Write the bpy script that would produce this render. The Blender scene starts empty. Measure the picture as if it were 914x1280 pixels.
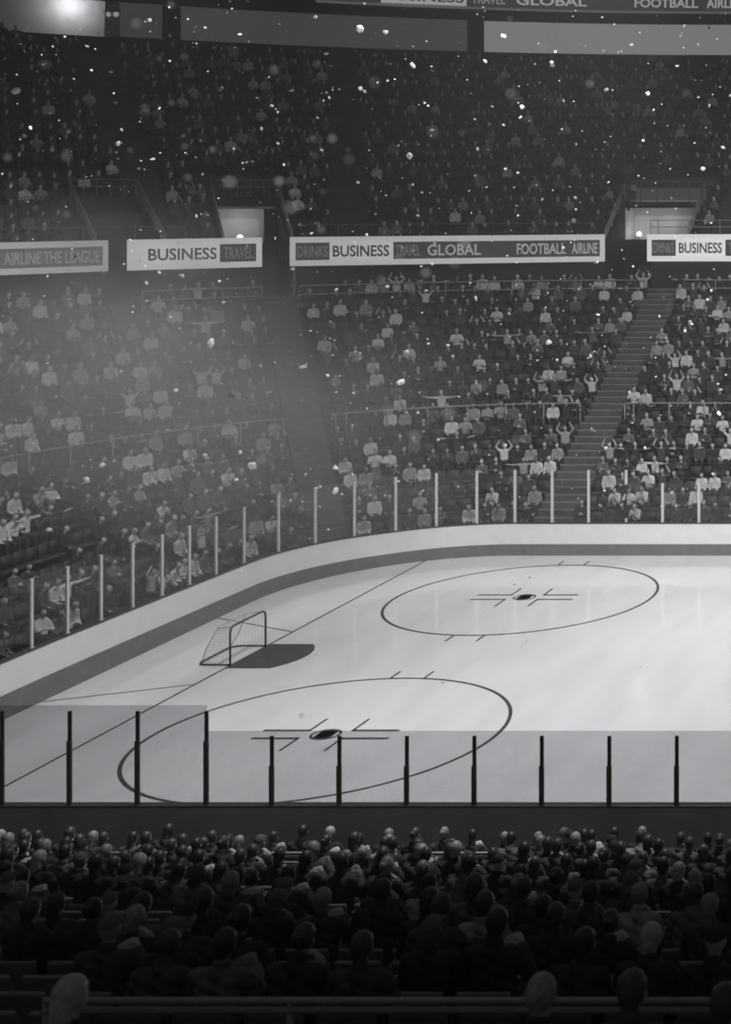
import bpy, bmesh, math, random
import numpy as np
from mathutils import Vector, Matrix

random.seed(11)
rng = np.random.default_rng(11)
C = bpy.context.scene.collection
PI = math.pi
R = math.radians

# ------------------------------------------------------------------ camera numbers (metres, taken off the rink lines)
F, CX, CY, CAMZ = 1840.0, 1382.8, 244.6, 14.375
def at(u, v, Y):                       # a point of the photograph (914 x 1280) at depth Y
    return Vector(((u - CX) * Y / F, Y, CAMZ - (v - CY) * Y / F))
def pix(p):
    return (CX + F * p[0] / p[1], CY + F * (CAMZ - p[2]) / p[1])

# ------------------------------------------------------------------ materials
def G(v, a=1.0):
    return (v * .995, v * 1.0, v * 1.012, a)

MATS = {}
def mat(name, v, rough=.6, spec=.3, var=.12, scale=6.0, metal=0.0, emit=None, bump=0.0):
    if name in MATS: return MATS[name]
    m = bpy.data.materials.new(name); m.use_nodes = True
    nt = m.node_tree; b = nt.nodes['Principled BSDF']
    b.inputs['Roughness'].default_value = rough
    b.inputs['Specular IOR Level'].default_value = spec
    b.inputs['Metallic'].default_value = metal
    tc = nt.nodes.new('ShaderNodeTexCoord')
    nz = nt.nodes.new('ShaderNodeTexNoise'); nz.inputs['Scale'].default_value = scale; nz.inputs['Detail'].default_value = 4
    rp = nt.nodes.new('ShaderNodeValToRGB')
    rp.color_ramp.elements[0].position = .3; rp.color_ramp.elements[1].position = .7
    rp.color_ramp.elements[0].color = G(v * (1 - var)); rp.color_ramp.elements[1].color = G(min(1, v * (1 + var)))
    nt.links.new(tc.outputs['Object'], nz.inputs['Vector'])
    nt.links.new(nz.outputs['Fac'], rp.inputs['Fac'])
    nt.links.new(rp.outputs['Color'], b.inputs['Base Color'])
    if bump:
        bp = nt.nodes.new('ShaderNodeBump'); bp.inputs['Strength'].default_value = bump; bp.inputs['Distance'].default_value = .02
        nt.links.new(nz.outputs['Fac'], bp.inputs['Height']); nt.links.new(bp.outputs['Normal'], b.inputs['Normal'])
    if emit is not None:
        b.inputs['Emission Color'].default_value = G(1.0)
        b.inputs['Emission Strength'].default_value = emit
    MATS[name] = m
    return m

def glass_mat(name, tint, gloss=.5, rough=.03, share=.07):
    m = bpy.data.materials.new(name); m.use_nodes = True
    nt = m.node_tree; nt.nodes.clear()
    out = nt.nodes.new('ShaderNodeOutputMaterial')
    tr = nt.nodes.new('ShaderNodeBsdfTransparent'); tr.inputs['Color'].default_value = G(tint)
    gl = nt.nodes.new('ShaderNodeBsdfGlossy'); gl.inputs['Roughness'].default_value = rough; gl.inputs['Color'].default_value = G(gloss)
    mx = nt.nodes.new('ShaderNodeMixShader')
    mx.inputs[0].default_value = share
    nt.links.new(tr.outputs[0], mx.inputs[1]); nt.links.new(gl.outputs[0], mx.inputs[2])
    nt.links.new(mx.outputs[0], out.inputs['Surface'])
    return m

# ------------------------------------------------------------------ mesh building
class MB:
    def __init__(self): self.v = []; self.f = []
    def add(self, vs, fs):
        b = len(self.v); self.v += [tuple(p) for p in vs]; self.f += [tuple(b + i for i in f) for f in fs]; return self
    def box(self, x0, x1, y0, y1, z0, z1):
        return self.add([(x0,y0,z0),(x1,y0,z0),(x1,y1,z0),(x0,y1,z0),(x0,y0,z1),(x1,y0,z1),(x1,y1,z1),(x0,y1,z1)],
                        [(0,3,2,1),(4,5,6,7),(0,1,5,4),(1,2,6,5),(2,3,7,6),(3,0,4,7)])
    def rbox(self, x0, x1, y0, y1, z0, z1, r, seg=2, tilt=None):
        bm = bmesh.new(); bmesh.ops.create_cube(bm, size=1)
        for w in bm.verts:
            w.co = Vector(((x0+x1)/2 + w.co.x*(x1-x0), (y0+y1)/2 + w.co.y*(y1-y0), (z0+z1)/2 + w.co.z*(z1-z0)))
        bmesh.ops.bevel(bm, geom=bm.edges[:], offset=r, segments=seg, affect='EDGES', profile=.5)
        bm.verts.index_update()
        vs = [w.co.copy() for w in bm.verts]
        if tilt:
            M = Matrix.Translation(Vector(tilt[0])) @ Matrix.Rotation(tilt[1], 4, 'X') @ Matrix.Translation(-Vector(tilt[0]))
            vs = [M @ w for w in vs]
        self.add(vs, [[w.index for w in f.verts] for f in bm.faces]); bm.free(); return self
    def tube(self, pts, r, seg=8, closed=False, cap=True):
        pts = [Vector(p) for p in pts]; n = len(pts); vs = []; fs = []
        up0 = None
        for i, p in enumerate(pts):
            a = pts[i-1] if (i > 0 or closed) else p
            b = pts[(i+1) % n] if (i < n-1 or closed) else p
            d = (b - a).normalized()
            if up0 is None:
                up0 = Vector((0,0,1)) if abs(d.z) < .9 else Vector((1,0,0))
            x = d.cross(up0).normalized(); y = x.cross(d).normalized(); up0 = y
            rr = r[i] if isinstance(r, (list, tuple)) else r
            for k in range(seg):
                t = 2*PI*k/seg
                vs.append(p + x*math.cos(t)*rr + y*math.sin(t)*rr)
        m = n if closed else n-1
        for i in range(m):
            j = (i+1) % n
            for k in range(seg):
                l = (k+1) % seg
                fs.append((i*seg+k, i*seg+l, j*seg+l, j*seg+k))
        if cap and not closed:
            fs.append(tuple(range(seg))[::-1]); fs.append(tuple((n-1)*seg+k for k in range(seg)))
        return self.add(vs, fs)
    def ball(self, c, rx, ry, rz, seg=14, rings=9):
        vs = [(c[0], c[1], c[2]+rz)]; fs = []
        for i in range(1, rings):
            a = PI*i/rings
            for k in range(seg):
                t = 2*PI*k/seg
                vs.append((c[0]+rx*math.sin(a)*math.cos(t), c[1]+ry*math.sin(a)*math.sin(t), c[2]+rz*math.cos(a)))
        vs.append((c[0], c[1], c[2]-rz)); e = len(vs)-1
        for k in range(seg):
            l = (k+1) % seg
            fs.append((0, 1+k, 1+l)); fs.append((e, e-seg+l, e-seg+k))
            for i in range(rings-2):
                a = 1+i*seg
                fs.append((a+k, a+seg+k, a+seg+l, a+l))
        return self.add(vs, fs)
    def capsule(self, p0, p1, r0, r1, seg=12):
        p0 = Vector(p0); p1 = Vector(p1); d = (p1-p0).normalized()
        pts = []; rs = []
        for a in (80, 55, 28): pts.append(p0 - d*r0*math.sin(R(a))); rs.append(r0*math.cos(R(a)))
        pts.append(p0); rs.append(r0); pts.append(p1); rs.append(r1)
        for a in (28, 55, 80): pts.append(p1 + d*r1*math.sin(R(a))); rs.append(r1*math.cos(R(a)))
        return self.tube(pts, rs, seg)
    def mesh(self, name):
        me = bpy.data.meshes.new(name); me.from_pydata(self.v, [], self.f); me.update(); return me
    def build(self, name, m, parent=None, smooth=False, kind=None):
        o = bpy.data.objects.new(name, self.mesh(name)); C.objects.link(o)
        if m: o.data.materials.append(m)
        if smooth:
            for p in o.data.polygons: p.use_smooth = True
        if parent: o.parent = parent
        if kind: o['kind'] = kind
        return o

def tag(o, label=None, cat=None, group=None, kind=None):
    if label: o['label'] = label
    if cat: o['category'] = cat
    if group: o['group'] = group
    if kind: o['kind'] = kind
    return o
def empty(name, loc=(0,0,0), rz=0.0):
    o = bpy.data.objects.new(name, None); C.objects.link(o); o.location = loc; o.rotation_euler = (0,0,rz)
    o.empty_display_size = .2
    return o
ORD = ['zeroth','first','second','third','fourth','fifth','sixth','seventh','eighth','ninth','tenth','eleventh','twelfth','thirteenth',
       'fourteenth','fifteenth','sixteenth','seventeenth','eighteenth','nineteenth','twentieth']
def ordn(i):
    if i == 22: return 'frontmost'
    if i <= 20: return ORD[i]
    tens = {2:'twenty',3:'thirty',4:'forty',5:'fifty'}[i//10]
    return tens + ('-' + ORD[i % 10] if i % 10 else 'th') if i % 10 else tens[:-1] + 'ieth'

# ------------------------------------------------------------------ palette
M_dark   = mat('concrete_dark', .075, .85, .15, .25, 1.5)
M_step   = mat('concrete_step', .105, .85, .15, .2, 2.0)
M_nose   = mat('step_nosing', .26, .8, .2, .15, 3.0)
M_wall   = mat('fascia_paint', .033, .7, .2, .12, .8)
M_board  = mat('board_white', .80, .35, .45, .04, 2.0)
M_kick   = mat('kick_plate_grey', .175, .4, .4, .12, 3.0)
M_cap    = mat('cap_rail_dark', .06, .4, .4, .1, 3.0)
M_postL  = mat('post_aluminium', .62, .45, .4, .05, 5.0)
M_postD  = mat('post_black', .045, .45, .4, .1, 5.0)
M_postS  = mat('post_sleeve_grey', .085, .5, .4, .1, 5.0)
M_line   = mat('ice_line_dark', .055, .4, .5, .1, 4.0)
M_crease = mat('crease_paint', .062, .45, .5, .12, 2.0)
M_rail   = mat('rail_metal', .34, .45, .5, .08, 6.0)
M_railD  = mat('rail_dark_metal', .16, .5, .4, .1, 6.0)
M_goal   = mat('goal_frame_paint', .07, .4, .5, .1, 6.0)
M_net    = mat('net_cord', .5, .8, .2, .05, 9.0)
M_seatF  = mat('seat_plastic_dark', .2, .5, .35, .12, 8.0)
M_seatC  = mat('seat_fabric_dark', .035, .8, .2, .15, 12.0)
M_seatB  = mat('seat_far_plastic', .05, .6, .3, .2, .7)
M_wallW  = mat('portal_wall_white', .78, .7, .2, .06, 1.2)
M_black  = mat('soffit_black', .03, .9, .1, .15, 1.0)
G_far    = glass_mat('rink_glass_far', .95, .5, .06, .07)
G_near   = glass_mat('rink_glass_near', .83, .4, .03, .07)

def ice_material():
    m = bpy.data.materials.new('ice'); m.use_nodes = True
    nt = m.node_tree; b = nt.nodes['Principled BSDF']
    tc = nt.nodes.new('ShaderNodeTexCoord')
    mp = nt.nodes.new('ShaderNodeMapping'); mp.inputs['Scale'].default_value = (.5, .12, 1)
    n1 = nt.nodes.new('ShaderNodeTexNoise'); n1.inputs['Scale'].default_value = 2.2; n1.inputs['Detail'].default_value = 6
    rp = nt.nodes.new('ShaderNodeValToRGB')
    rp.color_ramp.elements[0].position = .3; rp.color_ramp.elements[1].position = .72
    rp.color_ramp.elements[0].color = G(.70); rp.color_ramp.elements[1].color = G(.79)
    nt.links.new(tc.outputs['Object'], mp.inputs['Vector']); nt.links.new(mp.outputs[0], n1.inputs['Vector'])
    nt.links.new(n1.outputs['Fac'], rp.inputs['Fac']); nt.links.new(rp.outputs['Color'], b.inputs['Base Color'])
    n2 = nt.nodes.new('ShaderNodeTexNoise'); n2.inputs['Scale'].default_value = 1.3; n2.inputs['Detail'].default_value = 5
    mr = nt.nodes.new('ShaderNodeMapRange'); mr.inputs['To Min'].default_value = .07; mr.inputs['To Max'].default_value = .15
    nt.links.new(tc.outputs['Object'], n2.inputs['Vector'])
    nt.links.new(n2.outputs['Fac'], mr.inputs['Value']); nt.links.new(mr.outputs[0], b.inputs['Roughness'])
    b.inputs['Specular IOR Level'].default_value = .35
    return m
M_ice = ice_material()

# ================================================================== THE RINK
SX, SY1, SY2 = -20.82, 39.27, 52.69          # face-off spots
GLX = -26.80                                 # goal line
BX, BY, BR = -30.25, 58.80, 6.75             # end boards, far boards, corner radius
BCX, BCY = BX + BR, BY - BR
NEAR_IN, NEAR_OUT = 31.55, 31.38

def board_path(off, x_right=14.0, y_low=NEAR_IN):
    """the far side, the corner and the end, OFF metres outside the ice"""
    pts = []
    r = BR + off
    for x in np.linspace(x_right, BCX, 26)[:-1]: pts.append((x, BY + off))
    for a in np.linspace(90, 180, 40): pts.append((BCX + r*math.cos(R(a)), BCY + r*math.sin(R(a))))
    for y in np.linspace(BCY, y_low, 22)[1:]: pts.append((BX - off, y))
    return pts
def board_h(x, y):                           # the end boards stand a little taller than the side boards
    if y > 57.0: k = 0
    else: k = min(1, (57.0 - y) / 15.0)
    k = k ** .75
    return 1.31 + .29*k, .455 + .215*k

inner = board_path(0.0)
ice = MB(); ring = inner + [(14.0, NEAR_IN)]
ice.v = [(x, y, 0) for x, y in ring]; ice.f = [tuple(range(len(ring)))[::-1]]
floor = ice.build('floor', M_ice, kind='structure')

def flat(name, polys, m, z=.004, label=None):
    b = MB()
    for p in polys:
        n = len(b.v); b.v += [(x, y, z) for x, y in p]; b.f.append(tuple(range(n, n+len(p))))
    o = b.build(name, m, floor)
    if label: o['label'] = label
    return o
def seg(p, q, w):
    p = Vector(p); q = Vector(q); d = (q-p).normalized(); n = Vector((-d.y, d.x)) * w/2
    return [tuple(p+n), tuple(p-n), tuple(q-n), tuple(q+n)]
def ringp(cx, cy, r, w, n=128):
    out = []
    for k in range(n):
        a, b = 2*PI*k/n, 2*PI*(k+1)/n
        out.append([(cx+(r-w/2)*math.cos(a), cy+(r-w/2)*math.sin(a)), (cx+(r+w/2)*math.cos(a), cy+(r+w/2)*math.sin(a)),
                    (cx+(r+w/2)*math.cos(b), cy+(r+w/2)*math.sin(b)), (cx+(r-w/2)*math.cos(b), cy+(r-w/2)*math.sin(b))])
    return out
flat('goal_line', [seg((GLX, NEAR_IN+.05), (GLX, 57.93), .075)], M_line, label='dark goal line across the ice')
def xin(y):                                  # the line between goal line and end boards
    return BX
flat('trapezoid_line', [seg((GLX, 48.5), (BX+.02, 50.1), .065)], M_line, .005)
flat('trapezoid_line', [seg((GLX, 43.3), (BX+.02, 41.8), .065)], M_line, .005)
GY = 45.98
cr = [(GLX, GY-1.22), (GLX+1.37, GY-1.22)]
a0 = math.asin(1.22/1.83); cxx = GLX+1.37 - 1.83*math.cos(a0)
cr = [(GLX, GY-1.22)] + [(cxx+1.83*math.cos(a), GY+1.83*math.sin(a)) for a in np.linspace(-a0, a0, 24)] + [(GLX, GY+1.22)]
flat('goal_crease', [cr], M_crease, .003, 'dark painted goal crease')
for sy in (SY1, SY2):
    flat('faceoff_circle', ringp(SX, sy, 4.572, .10), M_line, .006)
    dot = ringp(SX, sy, .36, .07, 40)
    # the dot: a dark disc with two light crescents left open at its sides
    dot.append([(SX+.33*math.cos(a), sy+.33*math.sin(a)) for a in np.linspace(R(45), R(135), 16)] +
               [(SX+.33*math.cos(a), sy+.33*math.sin(a)) for a in np.linspace(R(225), R(315), 16)])
    for s in (-1, 1):
        dot.append([(SX+s*.06+.14*math.cos(a), sy+.27*math.sin(a)) for a in np.linspace(0, 2*PI, 20, endpoint=False)][::1 if s > 0 else -1])
    flat('faceoff_dot', dot, M_line, .007)
    for sx in (-1, 1):
        for s2 in (-1, 1):
            flat('faceoff_mark', [seg((SX+sx*.55, sy+s2*.29), (SX+sx*1.82, sy+s2*.29), .125), seg((SX+sx*.58, sy+s2*.26), (SX+sx*.58, sy+s2*1.17), .07)], M_line, .0065)
        for s2 in (-1, 1):
            flat('hash_mark', [seg((SX+sx*.5, sy+s2*4.57), (SX+sx*.5, sy+s2*5.2), .07)], M_line, .0062)

# -------- boards
def barrier_far():
    t = empty('rink_barrier', (-10, BY, 0))
    tag(t, 'white curved rink boards with dark kick plate along the far side and end', 'rink boards')
    t0 = Vector(t.location)
    def strip(name, m, zf, off_in, off_out):
        b = MB(); pi, po = board_path(off_in), board_path(off_out); n = len(pi)
        for (x, y), (X, Y) in zip(pi, po):
            z0, z1 = zf(x, y)
            for px, py, pz in ((x, y, z0), (x, y, z1), (X, Y, z1), (X, Y, z0)):
                b.v.append((px-t0.x, py-t0.y, pz-t0.z))
        for i in range(n-1):
            for k in range(4):
                l = (k+1) % 4
                b.f.append((i*4+k, i*4+l, i*4+4+l, i*4+4+k))
        b.f.append((0,1,2,3)); b.f.append((n*4-1, n*4-2, n*4-3, n*4-4))
        return b.build(name, m, t)
    strip('board_panel', M_board, lambda x, y: (board_h(x, y)[1], board_h(x, y)[0]-.045), 0, .16)
    strip('kick_plate', M_kick, lambda x, y: (0, board_h(x, y)[1]), -.012, .16)
    strip('cap_rail', M_cap, lambda x, y: (board_h(x, y)[0]-.045, board_h(x, y)[0]), -.015, .20)
barrier_far()
def barrier_near():
    t = empty('rink_barrier', (-16, (NEAR_IN+NEAR_OUT)/2, 0))
    tag(t, 'long straight rink boards seen from behind, carrying the near row of glass panes', 'rink boards')
    y0, y1 = -.085, .085
    MB().box(-16, 24, y0, y1, .2, 1.33).build('board_panel', mat('board_back_grey', .5, .6, .2, .1, 1.0), t)
    MB().box(-16, 24, y0-.012, y1+.012, 0, .2).build('kick_plate', M_cap, t)
    MB().rbox(-16, 24, y0-.03, y1+.02, 1.33, 1.375, .012).build('cap_rail', M_cap, t)
barrier_near()

# -------- far glass: posts at the places they have in the photograph, panes between them
def on_board(u, off=.10):
    k = (u - CX) / F
    pts = board_path(off)
    for (x, y), (X, Y) in zip(pts, pts[1:]):
        f0, f1 = x - k*y, X - k*Y
        if f0*f1 <= 0 and f0 != f1:
            s = f0/(f0-f1); return (x+(X-x)*s, y+(Y-y)*s, math.atan2(Y-y, X-x))
FAR_U = [-10.5, 39, 84, 126, 165.6, 202.4, 236.6, 270, 305, 348, 394, 443, 494.7, 545.7, 596.3, 644, 690.5, 736, 783, 828.5, 874, 920]
spots = [on_board(u) for u in FAR_U]
for i, (u, s) in enumerate(zip(FAR_U, spots)):
    h = board_h(s[0], s[1])[0]
    tall = u < 800
    H = (2.09 if u > 320 else 1.96) if tall else 1.56
    n = len(FAR_U) - i
    t = empty('glass_post', (s[0], s[1], h), s[2])
    w = .052
    a = 'tall pale' if tall else 'short pale'
    if 782 < u < 784:
        MB().rbox(-.04, .04, -.035, .035, 0, .16, .01).build('foot', M_postL, t)
        MB().rbox(-.03, .03, -.03, .03, .16, H*.72, .01).build('shaft', M_postD, t)
        MB().rbox(-w, w, -.035, .035, H*.72, H, .01).build('collar', M_postL, t)
        tag(t, 'glass post with black middle section where tall far glass steps down', 'glass post', 'posts of the far rink glass')
    else:
        MB().rbox(-w, w, -.035, .035, .03, H, .01).build('shaft', M_postL, t)
        MB().rbox(-w-.015, w+.015, -.05, .05, 0, .03, .006).build('foot', M_postL, t)
        tag(t, f'{a} upright post on the far boards, {ordn(n)} from the right end of the glass', 'glass post', 'posts of the far rink glass')
for i in range(len(spots)-1):
    a, b = spots[i], spots[i+1]
    tall = FAR_U[i] < 782
    H = 2.12 if FAR_U[i] > 300 else 1.99
    if not tall: H = 1.58
    ha, hb = board_h(a[0], a[1])[0], board_h(b[0], b[1])[0]
    d = Vector((b[0]-a[0], b[1]-a[1], 0)); L = d.length; d.normalize(); nn = Vector((-d.y, d.x, 0))*.006
    p = Vector((a[0], a[1], 0)) + d*.06; q = Vector((a[0], a[1], 0)) + d*(L-.06)
    o = Vector((a[0], a[1], ha))
    vs = []
    for s in (1, -1):
        vs += [p+nn*s+Vector((0,0,ha)), q+nn*s+Vector((0,0,hb)), q+nn*s+Vector((0,0,hb+H)), p+nn*s+Vector((0,0,ha+H))]
    g = MB().add([w-o for w in vs], [(0,1,2,3),(7,6,5,4),(0,4,5,1),(1,5,6,2),(2,6,7,3),(3,7,4,0)]).build('glass_shield', G_far)
    g.location = o
    tag(g, f"clear {'tall' if tall else 'low'} glass pane on the far boards, {ordn(len(spots)-1-i)} from the right end", 'glass pane', 'panes of the far rink glass')

# -------- near glass
NEAR_U = [-81, 3.7, 88.2, 173, 259, 340.7, 425, 509.3, 593.6, 677.9, 762.2, 846.5, 930.8]
NY = 31.45
for i, u in enumerate(NEAR_U):
    x = (u-CX)*NY/F
    tall = u < 260
    H = 2.00 if tall else 1.47
    H0 = H - .63
    t = empty('glass_post', (x, NY, 1.375))
    MB().rbox(-.052, .052, -.062, -.008, 0, H0, .012).build('sleeve', M_postS, t)
    MB().rbox(-.036, .044, -.045, -.008, H0, H, .008).build('shaft', M_postD, t)
    tag(t, f"{'tall' if tall else 'short'} black post of the near glass, {ordn(max(i,1)) if i else 'just before the first'} from its left end", 'glass post', 'posts of the near rink glass')
for i in range(len(NEAR_U)-1):
    x0, x1 = (NEAR_U[i]-CX)*NY/F+.004, (NEAR_U[i+1]-CX)*NY/F-.004
    tall = NEAR_U[i] < 250
    H = 2.11 if tall else 1.565
    g = MB().box(x0-x0, x1-x0, -.006, .006, 0, H).build('glass_shield', G_near)
    g.location = (x0, NY, 1.375)
    tag(g, f"tinted {'tall' if tall else 'low'} pane of the near glass, {ordn(i+1)} from its left end", 'glass pane', 'panes of the near rink glass')

# -------- goal
def goal():
    t = empty('goal_net', (GLX, GY, 0))
    tag(t, 'ice hockey goal with dark frame and pale net standing on the goal line', 'goal')
    hw, H, r = .95, 1.17, .032
    fr = [(0, -hw, 0), (0, -hw, H-.18)] + [(0, -hw+.18-.18*math.cos(R(a)), H-.18+.18*math.sin(R(a))) for a in (30, 60, 90)] + \
         [(0, hw-.18+.18*math.sin(R(a)), H-.18+.18*math.cos(R(a))) for a in (0, 30, 60)] + [(0, hw, H-.18), (0, hw, 0)]
    MB().tube(fr, r, 10).build('goal_frame', M_goal, t, True)
    base = [(0, -hw, .03), (-.75, -hw, .03)] + [(-.75-.3*math.sin(R(a)), -hw+.3-.3*math.cos(R(a)), .03) for a in (25, 50, 75, 90)] + \
           [(-.75-.3*math.cos(R(a)), hw-.3+.3*math.sin(R(a)), .03) for a in (0, 20, 45, 70, 90)] + [(0, hw, .03)]
    MB().tube(base, .028, 8).build('base_frame', M_goal, t, True)
    top = [(0, -hw+.1, H-.02), (-.42, -hw+.1, H-.06), (-.52, -hw+.25, H-.06), (-.52, hw-.25, H-.06), (-.42, hw-.1, H-.06), (0, hw-.1, H-.02)]
    MB().tube(top, .012, 6).build('top_shelf_bar', M_rail, t, True)
    MB().tube([(-.5, -hw+.22, H-.06), (-.78, -hw+.1, .5), (-1.0, -hw+.22, .05)], .012, 6).build('back_stay', M_rail, t, True)
    MB().tube([(-.5, hw-.22, H-.06), (-.78, hw-.1, .5), (-1.0, hw-.22, .05)], .012, 6).build('back_stay', M_rail, t, True)
    # netting: loft between the base bend and the top bar, knotted from thin cords
    nb = 34
    def resample(pts, n):
        pts = [Vector(p) for p in pts]; d = [0]
        for a, b in zip(pts, pts[1:]): d.append(d[-1]+(b-a).length)
        out = []
        for s in np.linspace(0, d[-1], n):
            i = max(0, min(len(pts)-2, int(np.searchsorted(d, s)-1))); k = (s-d[i])/max(1e-6, d[i+1]-d[i]); out.append(pts[i].lerp(pts[i+1], k))
        return out
    A, B = resample(base, nb), resample(top, nb)
    b = MB(); rows = 13
    grid = [[A[i].lerp(B[i], k/rows) + Vector((-.07*math.sin(PI*k/rows)*(1 if 6 < i < nb-7 else .3), 0, 0)) for i in range(nb)] for k in range(rows+1)]
    for k in range(rows+1): b.tube(grid[k], .0026, 3, cap=False)
    for i in range(nb): b.tube([grid[k][i] for k in range(rows+1)], .0026, 3, cap=False)
    for i in range(1, nb//2):                # the top of the net
        b.tube([B[i], B[nb-1-i]], .0026, 3, cap=False)
    b.build('netting', M_net, t)
goal()

# ================================================================== THE STANDS
# a stand row is a rounded rectangle round the corner of the rink: straight far side, arc, straight end
IN_C, IN_R   = (-23.5, 52.05), 8.15
FA_C, FA_R   = (-22.5, 46.5), 29.75          # front of the upper tier (the fascia with the boards)
BK_C, BK_R   = (-24.0, 43.0), 48.4           # back of the upper tier
def ringc(tier, t):
    a, ra, b, rb = (IN_C, IN_R, FA_C, FA_R) if tier == 0 else (FA_C, FA_R, BK_C, BK_R)
    return (a[0]+(b[0]-a[0])*t, a[1]+(b[1]-a[1])*t), ra+(rb-ra)*t
def ring_pts(tier, t, step=None, n=None, x_right=8.0, y_low=30.0):
    """[(x, y, angle outward)] from the right end of the far side round to the end"""
    (cx, cy), r = ringc(tier, t)
    L1 = x_right - cx; L2 = r*PI/2; L3 = cy - y_low
    tot = L1+L2+L3
    S = np.arange(.25, tot, step) if step else None
    if S is None:
        S = np.concatenate([np.linspace(0, L1, n[0])[:-1], L1+np.linspace(0, L2, n[1]), L1+L2+np.linspace(0, L3, n[2])[1:]])
    out = []
    for s in S:
        if s <= L1: out.append((x_right - s, cy + r, PI/2))
        elif s <= L1+L2:
            a = PI/2 + (s-L1)/r; out.append((cx+r*math.cos(a), cy+r*math.sin(a), a))
        else: out.append((cx - r, cy - (s-L1-L2), PI))
    return out
LO_N, LO_Z0, LO_Z1 = 19, .45, 9.45
UP_N, UP_Z0, UP_Z1 = 18, 11.75, 22.6
def lo_z(i): return LO_Z0 + (LO_Z1-LO_Z0)*i/LO_N
def up_z(i): return UP_Z0 + (UP_Z1-UP_Z0)*i/UP_N

# aisles of the lower tier: a point at the fascia and a direction down towards the ice
def fascia_at(u):
    k = (u-CX)/F
    P = ring_pts(0, 1.0, n=(40, 220, 40))
    for (x, y, a), (X, Y, b) in zip(P, P[1:]):
        f0, f1 = x-k*y, X-k*Y
        if f0*f1 <= 0 and f0 != f1:
            s = f0/(f0-f1); return Vector((x+(X-x)*s, y+(Y-y)*s, 0)), a+(b-a)*s
AISLES = [(Vector((-22.75, 76.25, 0)), Vector((0, -1, 0)), .86, 40)]
for uu, w, ln in ((347, .7, 40), (148, .5, 3.2)):
    p, a = fascia_at(uu); AISLES.append((p, -Vector((math.cos(a), math.sin(a), 0)), w, ln))
UP_AISLES = [(Vector((-19.6, 76.2, 0)), Vector((0, 1, 0)), .75, 40), (Vector((-6, 76.2, 0)), Vector((0, 1, 0)), .75, 40)]
for uu in (440, 205):
    p, a = fascia_at(uu); UP_AISLES.append((p, Vector((math.cos(a), math.sin(a), 0)), .7, 40))
def near_aisle(x, y, lst, extra=0.0):
    for p, d, w, ln in lst:
        q = Vector((x, y, 0)) - p
        if -.6 < q.dot(d) < ln and abs(q.x*d.y - q.y*d.x) < w + extra: return True
    return False

# portals: notches in the front of the upper tier
def portal_frame(p_right, ang, width, depth):
    n = Vector((math.cos(ang), math.sin(ang), 0)); tdir = Vector((n.y, -n.x, 0))      # tdir runs to the right as seen from the ice
    return dict(n=n, t=tdir, r=p_right, w=width, d=depth, rz=math.atan2(tdir.y, tdir.x))
PORTALS = []
PORTALS.append(portal_frame(Vector((-21.8, 76.25, 0)), PI/2, 4.05, 2.9))
p, a = fascia_at(362); PORTALS.append(portal_frame(p, a + R(5), 2.65, 3.3))
p, a = fascia_at(203); PORTALS.append(portal_frame(p, a + R(6), 2.5, 3.3))
for P in PORTALS[:2]: P['deep'] = 1.75
def in_portal(x, y, m=.0):
    for P in PORTALS:
        q = Vector((x, y, 0)) - P['r']; s = -q.dot(P['t']); d = q.dot(P['n'])
        if -m < s < P['w']+m and -.6 < d < P['d']+m+P.get('deep', 0): return True
    return False

def terrace(name, tier, N, zf, n=(24, 96, 20), skip=None, base=-1):
    b = MB()
    for i in range(N):
        A = ring_pts(tier, i/N, n=n); B = ring_pts(tier, (i+1)/N, n=n)
        z = zf(i); zp = zf(i-1) if i else z + base
        for (x0,y0,_), (x1,y1,_), (X0,Y0,_), (X1,Y1,_) in zip(A, A[1:], B, B[1:]):
            if skip and skip((x0+x1+X0+X1)/4, (y0+y1+Y0+Y1)/4): continue
            b.add([(x0,y0,zp),(x1,y1,zp),(x1,y1,z),(x0,y0,z),(X0,Y0,z),(X1,Y1,z)], [(0,1,2,3)[::-1],(3,2,5,4)[::-1]])
    return b.build(name, M_dark, kind='structure')
terrace('terrace_lower', 0, LO_N, lo_z)
terrace('terrace_upper', 1, UP_N, up_z, n=(60, 240, 30), skip=lambda x, y: in_portal(x, y), base=-.3)

# the ground behind the boards and under the near stand
MB().box(-60, 20, -6, NEAR_OUT-.02, -.25, -.02).build('floor_near', M_dark, kind='structure')
g = MB()
A = board_path(.165); B = [(x, y) for x, y, _ in ring_pts(0, 0, n=(26, 40, 22), x_right=14.0, y_low=NEAR_IN)]
g.v = [(x, y, .02) for x, y in A] + [(x, y, .02) for x, y in B]; n = len(A)
g.f = [(i, i+1, n+i+1, n+i) for i in range(n-1)]
g.build('floor_walkway', M_dark, kind='structure')

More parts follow.
